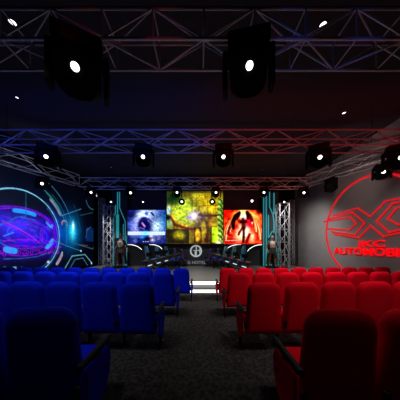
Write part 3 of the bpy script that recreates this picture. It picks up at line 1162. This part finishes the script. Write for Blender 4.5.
M['cyanfab'] = mat('cyan_chair_leather', (.04, .50, .80), .4)
M['tealfab'] = mat('teal_chair_leather', (.05, .36, .42), .4)
M['paleleather'] = mat('grey_chair_leather', (.60, .62, .50), .4)
M['purpleleather'] = mat('purple_chair_leather', (.12, .06, .22), .5)
M['desktop'] = mat('dark_desk_top', (.05, .035, .06), .4)
M['deskblue'] = emat('blue_desk_light', (.02, .05, .8), .5)


def gaming_chair(loc, rz, h, main, trim, label, grp):
    k = h / 1.3
    r = thing('gaming_chair', label, 'chair', loc, rz, grp)
    bt = MB()
    ol = [(-.24, .50), (-.26, .72), (-.20, .90), (-.27, 1.02), (-.22, 1.18), (-.15, 1.30), (.15, 1.30), (.22, 1.18), (.27, 1.02), (.20, .90), (.26, .72), (.24, .50)]
    bt.loft([[(x * s, y - .3 - (z - .5) * .2, z) for x, z in ol] for s, y in ((.86, .05), (1, .02), (1, -.04), (.88, -.07))])
    bt.build('backrest', main, r, True)
    ct = MB()
    ct.loft([[(x, y - .3 - (z - .5) * .2, z) for x, z in ((-.10, .52), (-.10, 1.0), (-.08, 1.24), (.08, 1.24), (.10, 1.0), (.10, .52))] for y in (.075, .045)])
    ct.loft([[(x, y - .3 - (z - .5) * .2, z) for x, z in ((-.10, .52), (-.10, 1.0), (-.08, 1.24), (.08, 1.24), (.10, 1.0), (.10, .52))] for y in (-.08, -.06)])
    ct.build('stripe_panel', trim, r, True)
    MB().ellipsoid((0, -.36, 1.12), (.13, .05, .06)).build('head_pillow', trim, r, True)
    MB().box((0, .0, .46), (.52, .50, .11), bevel=.04).build('seat', main, r, True)
    for s in (-1, 1):
        MB().box((s * .30, -.0, .68), (.07, .26, .035), bevel=.012).tube([(s * .30, 0, .66), (s * .30, 0, .46), (s * .2, 0, .43)], .018).build('armrest', M['black'], r)
    MB().tube([(0, 0, .40), (0, 0, .10)], .035).build('gas_lift', M['blackmetal'], r)
    bs = MB()
    for i in range(5):
        a = 2 * PI * i / 5
        bs.tube([(0, 0, .11), (.30 * math.cos(a), .30 * math.sin(a), .06)], [.03, .018])
        bs.ellipsoid((.31 * math.cos(a), .31 * math.sin(a), .03), (.03, .03, .03), seg=8)
    bs.build('base', M['black'], r)
    r.scale = (k * .8, k * .8, k)
    return r


# each side: a riser, one long slanting desk, five chairs behind it, strips below
def side_set(sg, A, B, chairs, strips, col):
    A, B = Vector(A), Vector(B)
    side = 'blue' if sg < 0 else 'red'
    v = (B - A)
    flat = Vector((v.x, v.y, 0)).normalized()
    nrm = Vector((-flat.y, flat.x, 0)) * (1 if sg < 0 else -1)      # away from the middle
    if nrm.x * sg < 0:
        nrm = -nrm
    dk = thing('gaming_desk', f'long slanting dark gaming desk on the stage, {side} seat side', 'desk', (A.x, A.y, .3))
    O = Vector((A.x, A.y, .3))
    mb_ = MB()
    lp_ = []
    for t_ in np.linspace(0, 1, 9):
        p = A + v * t_ - O
        w_ = .36
        lp_.append([p, p + nrm * w_, p + nrm * w_ + Vector((0, 0, -.04)), p + Vector((0, 0, -.04))])
    mb_.loft(lp_)
    mb_.build('desk_top', M['desktop'], dk)
    mb_ = MB()
    for i in range(5):
        t0_, t1_ = i / 5 + .015, (i + 1) / 5 - .015
        p, q = A + v * t0_ - O, A + v * t1_ - O
        mb_ = MB()
        mb_.loft([[p + nrm * .06 + Vector((0, 0, -.05)), p + nrm * .09 + Vector((0, 0, -.05)), p + nrm * .09 + Vector((0, 0, -.34)), p + nrm * .06 + Vector((0, 0, -.34))],
                  [q + nrm * .06 + Vector((0, 0, -.05)), q + nrm * .09 + Vector((0, 0, -.05)), q + nrm * .09 + Vector((0, 0, -.34)), q + nrm * .06 + Vector((0, 0, -.34))]])
        mb_.build('front_panel', M['backdrop'], dk)
        mb_ = MB()
        pz, qz = Vector((0, 0, -.24)), Vector((0, 0, -.24))
        qm = p + (q - p) * .5
        mb_.tube([p + nrm * .05 + pz, qm + nrm * .05 + qz], .022, 6)
        mb_.build('light_strip', M['white_blue'] if i in (0, 1, 2) else M['deskblue'], dk)
    for t_ in (.03, .5, .97):
        p = A + v * t_ - O + nrm * .2
        MB().tube([(p.x, p.y, 0), (p.x, p.y, p.z - .04)], .035).build('leg', M['blackmetal'], dk)
    # monitors with their backs to the hall
    for i in range(5):
        p = A + v * ((i + .5) / 5)
        base = p + nrm * .2
        m_ = thing('monitor', f'slim dark monitor on the gaming desk, {side} side, {["closest to the seats", "second from the seats", "third from the seats", "fourth from the seats", "closest to the emblem"][i]}',
                   'monitor', base, math.atan2(flat.y, flat.x), f'monitors on the {side} side desk')
        MB().box((0, 0, .012), (.20, .16, .02), bevel=.005).build('foot', M['black'], m_)
        MB().box((0, 0, .10), (.04, .03, .18)).build('stand', M['black'], m_)
        MB().box((0, 0, .25), (.46, .03, .2), bevel=.008).build('housing', M['black'], m_)
    for i, (px, py, h, d, mn, tr, lab) in enumerate(chairs):
        top = at(px, py, d)
        loc = (top.x - sg * .36, d + .27, .3)
        hh = top.z - .3
        gaming_chair(loc, sg * .95, hh, M[mn], M[tr], lab, f'gaming chairs on the {side} side')


side_set(-1, at(148, 261, 8.0), at(183, 252.6, 11.4), [
    (145.5, 246, 0, 10.2, 'cyanfab', 'paleleather', 'cyan and grey gaming chair standing clear of the desk, blue seat side'),
    (155.8, 246.2, 0, 11.0, 'cyanfab', 'paleleather', 'cyan gaming chair, second behind the blue side desk'),
    (165.2, 246.4, 0, 11.8, 'tealfab', 'paleleather', 'teal gaming chair, third behind the blue side desk'),
    (172.6, 247.8, 0, 12.0, 'purpleleather', 'tealfab', 'dark purple gaming chair, fourth behind the blue side desk'),
    (179.6, 248.8, 0, 12.05, 'purpleleather', 'purpleleather', 'dark purple gaming chair closest to the emblem, blue side')], None, 'blue')
side_set(1, at(246, 262.5, 8.0), at(210, 253, 11.4), [
    (244.5, 245.6, 0, 10.2, 'cyanfab', 'tealfab', 'cyan gaming chair standing clear of the desk, red seat side'),
    (235.2, 246, 0, 11.0, 'tealfab', 'paleleather', 'teal gaming chair, second behind the red side desk'),
    (226.4, 246, 0, 11.8, 'tealfab', 'paleleather', 'teal gaming chair, third behind the red side desk'),
    (219.6, 247.8, 0, 12.0, 'purpleleather', 'tealfab', 'dark purple gaming chair, fourth behind the red side desk'),
    (212.6, 248.8, 0, 12.05, 'purpleleather', 'purpleleather', 'dark purple gaming chair closest to the emblem, red side')], None, 'red')

# ---------------------------------------------------------------- statues
M['skin'] = mat('painted_skin', (.55, .36, .28), .55)
M['cream'] = mat('cream_armour', (.66, .58, .44), .4)
M['olive'] = mat('olive_cloth', (.05, .065, .03), .7)
M['darkcloth'] = mat('dark_cloth', (.012, .012, .014), .8)
M['brown'] = mat('brown_leather', (.16, .07, .035), .6)
M['maroon'] = mat('maroon_cloth', (.16, .015, .03), .7)
M['pewter'] = mat('grey_pewter', (.28, .29, .31), .4, .5)
M['gold'] = mat('gold_boots', (.45, .30, .10), .35, .6)


def skin_body(parent, joints, edges, m, name='body'):
    me = bpy.data.meshes.new(name)
    me.from_pydata([j[:3] for j in joints], edges, [])
    me.materials.append(m)
    o = bpy.data.objects.new(name, me)
    COL.objects.link(o)
    o.parent = parent
    md = o.modifiers.new('skin', 'SKIN')
    for i, j in enumerate(joints):
        r = j[3] if isinstance(j[3], tuple) else (j[3], j[3])
        me.skin_vertices[0].data[i].radius = r
    me.skin_vertices[0].data[0].use_root = True
    md.use_smooth_shade = True
    s = o.modifiers.new('sub', 'SUBSURF')
    s.levels = s.render_levels = 1
    return o


def ell(c, a, b, z, n=18, squash=1.0):
    return [(c[0] + a * math.cos(2 * PI * k / n), c[1] + b * math.sin(2 * PI * k / n), z) for k in range(n)]


def statue(label, loc, rz, scale, kind, hand):
    r = thing('statue', label, 'statue', loc, rz)
    # unit figure 1.8 tall, facing -Y ; plinth below the feet
    j = [(0, 0, .98, (.13, .10)), (0, 0, 1.10, (.105, .085)), (0, -.01, 1.26, (.13, .10)), (0, 0, 1.42, (.13, .085)), (0, 0, 1.51, .05), (0, -.01, 1.57, .05), (0, -.02, 1.66, (.075, .085)), (0, -.02, 1.75, (.065, .075)),
         (-.17, 0, 1.43, .058), (-.29, .02, 1.20, .043), (-.30, -.10, .98, .032), (-.29, -.15, .91, .03),
         (.17, 0, 1.43, .058), (.31, .03, 1.22, .043), (.40, -.06, 1.02, .032), (.42, -.10, .95, .03),
         (-.10, 0, .92, .09), (-.15, -.03, .52, .058), (-.17, .02, .12, .038), (-.18, -.02, .05, .04), (-.19, -.14, .03, .032),
         (.10, 0, .92, .09), (.14, .00, .52, .058), (.16, .05, .12, .038), (.17, .02, .05, .04), (.20, -.10, .03, .032)]
    e_ = [(0, 1), (1, 2), (2, 3), (3, 4), (4, 5), (5, 6), (6, 7), (3, 8), (8, 9), (9, 10), (10, 11), (3, 12), (12, 13), (13, 14), (14, 15),
          (0, 16), (16, 17), (17, 18), (18, 19), (19, 20), (0, 21), (21, 22), (22, 23), (23, 24), (24, 25)]
    body = skin_body(r, j, e_, M['skin'])
    # fingers curled at both hands
    for sx, hx_ in ((-1, (-.29, -.16, .88)), (1, (.425, -.11, .92))):
        for f_ in range(4):
            x = hx_[0] + (f_ - 1.5) * .018
            L = (.07, .08, .075, .06)[f_]
            MB().tube([(x, hx_[1], hx_[2] + .01), (x, hx_[1] - .02, hx_[2] - L * .6), (x, hx_[1] + .005, hx_[2] - L)], [.010, .009, .007], 6).build('finger', M['skin'], body, True)
        MB().tube([(hx_[0] - sx * .03, hx_[1], hx_[2] + .02), (hx_[0] - sx * .05, hx_[1] - .03, hx_[2] - .01), (hx_[0] - sx * .035, hx_[1] - .045, hx_[2] - .035)], [.012, .010, .008], 6).build('thumb', M['skin'], body, True)
    # face
    fc = MB()
    for s in (-1, 1):
        fc.ellipsoid((s * .028, -.093, 1.695), (.012, .006, .006), seg=8)
    fc.box((0, -.10, 1.645), (.036, .008, .007))
    fc.build('face_features', M['darkcloth'], body)
    MB().loft([[(-.012, -.09, 1.665), (.012, -.09, 1.665), (0, -.115, 1.668)], [(-.006, -.09, 1.70), (.006, -.09, 1.70), (0, -.095, 1.70)]]).build('nose', M['skin'], body)
    hair = MB()
    hair.loft([ell((0, .0), .088, .095, 1.70), ell((0, .0), .09, .10, 1.76), ell((0, .0), .07, .08, 1.81), ell((0, .0), .03, .03, 1.835)])
    hair.ellipsoid((0, .05, 1.66), (.085, .06, .12))
    hair.build('hair', M['maroon'] if kind == 'left' else M['pewter'], r, True)
    # chest armour, belt, skirt, cape, boots
    top, belt, skirt = ('cream', 'olive', 'olive') if kind == 'left' else ('cream', 'olive', 'darkcloth')
    MB().loft([ell((0, -.01), .150, .12, 1.12), ell((0, -.02), .165, .135, 1.26), ell((0, -.02), .175, .14, 1.36), ell((0, 0), .15, .11, 1.44)]).build('chest_armour', M[top], r, True)
    MB().loft([ell((0, -.0), .152, .122, 1.20), ell((0, -.0), .16, .13, 1.24), ell((0, -.0), .16, .13, 1.215)]).build('chest_band', M['darkcloth'], r, True)
    MB().loft([ell((0, 0), .155, .125, .98), ell((0, 0), .15, .12, 1.10)]).build('belt', M[belt], r, True)
    sk = []
    for z, a in ((1.02, .16), (.90, .21), (.76, .25)):
        sk.append([((a + .02 * math.sin(5 * t_)) * math.cos(t_), (a * .75 + .02 * math.sin(5 * t_)) * math.sin(t_), z) for t_ in [2 * PI * k / 30 for k in range(30)]])
    MB().loft(sk).build('skirt', M[skirt], r, True)
    for s in (-1, 1):
        MB().ellipsoid((s * .18, 0, 1.45), (.085, .08, .06)).build('shoulder_guard', M['darkcloth'] if kind == 'left' else M['pewter'], r, True)
        MB().tube([(s * .155, .01, .50), (s * .16, .015, .30), (s * .17, .03, .10)], [.078, .072, .055], 12).build('boot', M['pewter'] if kind == 'left' else M['gold'], r, True)
    for s, q in ((-1, 8), (1, 12)):
        P3 = [Vector(j[q + i_][:3]) for i_ in range(3)]
        MB().tube([P3[0] + (P3[0] - P3[1]) * .1, P3[1], P3[1] * .3 + P3[2] * .7], [.075, .058, .045], 12).build('sleeve', M['darkcloth'] if kind == 'left' else M['brown'], r, True)
        k_ = 16 if s < 0 else 21
        P3 = [Vector(j[k_ + i_][:3]) for i_ in range(3)]
        MB().tube([P3[0] + Vector((0, 0, .04)), P3[1], P3[1] * .4 + P3[2] * .6], [.105, .075, .06], 14).build('trouser_leg', M['brown'] if (s < 0 or kind == 'right') else M['pewter'], r, True)
    MB().loft([[(x, y, z) for x, y in ((-w_, .12), (-w_ * .4, .17), (w_ * .4, .17), (w_, .12), (w_ * .4, .145), (-w_ * .4, .145))] for z, w_ in ((1.44, .16), (1.0, .25), (.5, .30), (.12, .33))]).build('cape', M['darkcloth'], r, True)
    if kind == 'left':
        MB().loft([[(x, y, z) for x, y in ((.12, -.12), (.26, -.1), (.30, .02), (.20, .02))] for z in (1.08, .62)]).build('sash', M['maroon'], r)
    # weapon carried over the shoulder / at the side
    sw = MB()
    a_, b_ = (Vector((-.31, -.19, .88)), Vector((.22, .12, 1.98))) if kind == 'left' else (Vector((.43, -.14, .90)), Vector((.46, -.30, .16)))
    dv = (b_ - a_)
    sw.tube([a_ - dv * .1, a_ + dv * .08], .016, 6)
    sw.tube([a_ + dv * .08, a_ + dv * .10], .06, 6)
    sw.tube([a_ + dv * .10, a_ + dv * .9, b_], [.026, .020, .003], 4)
    sw.build('sword', M['pewter'], r)
    pl = MB().loft([ell((0, 0), .42, .34, -.10, 8), ell((0, 0), .38, .30, 0, 8)])
    pl.build('plinth', M['black'], r)
    r.scale = (scale,) * 3
    return r


pL = at(120.5, 268, 11.6)
statue('statue of a swordswoman in cream and olive beside the blue picture screen', (pL.x, 11.6, .3 + .1 * 1.14), .12, 1.16, 'left', 1)
pR = at(272.3, 268, 11.6)
statue('statue of a dark clad warrior with golden boots beside the fire picture screen', (pR.x, 11.6, .3 + .1 * 1.14), -.15, 1.12, 'right', 1)
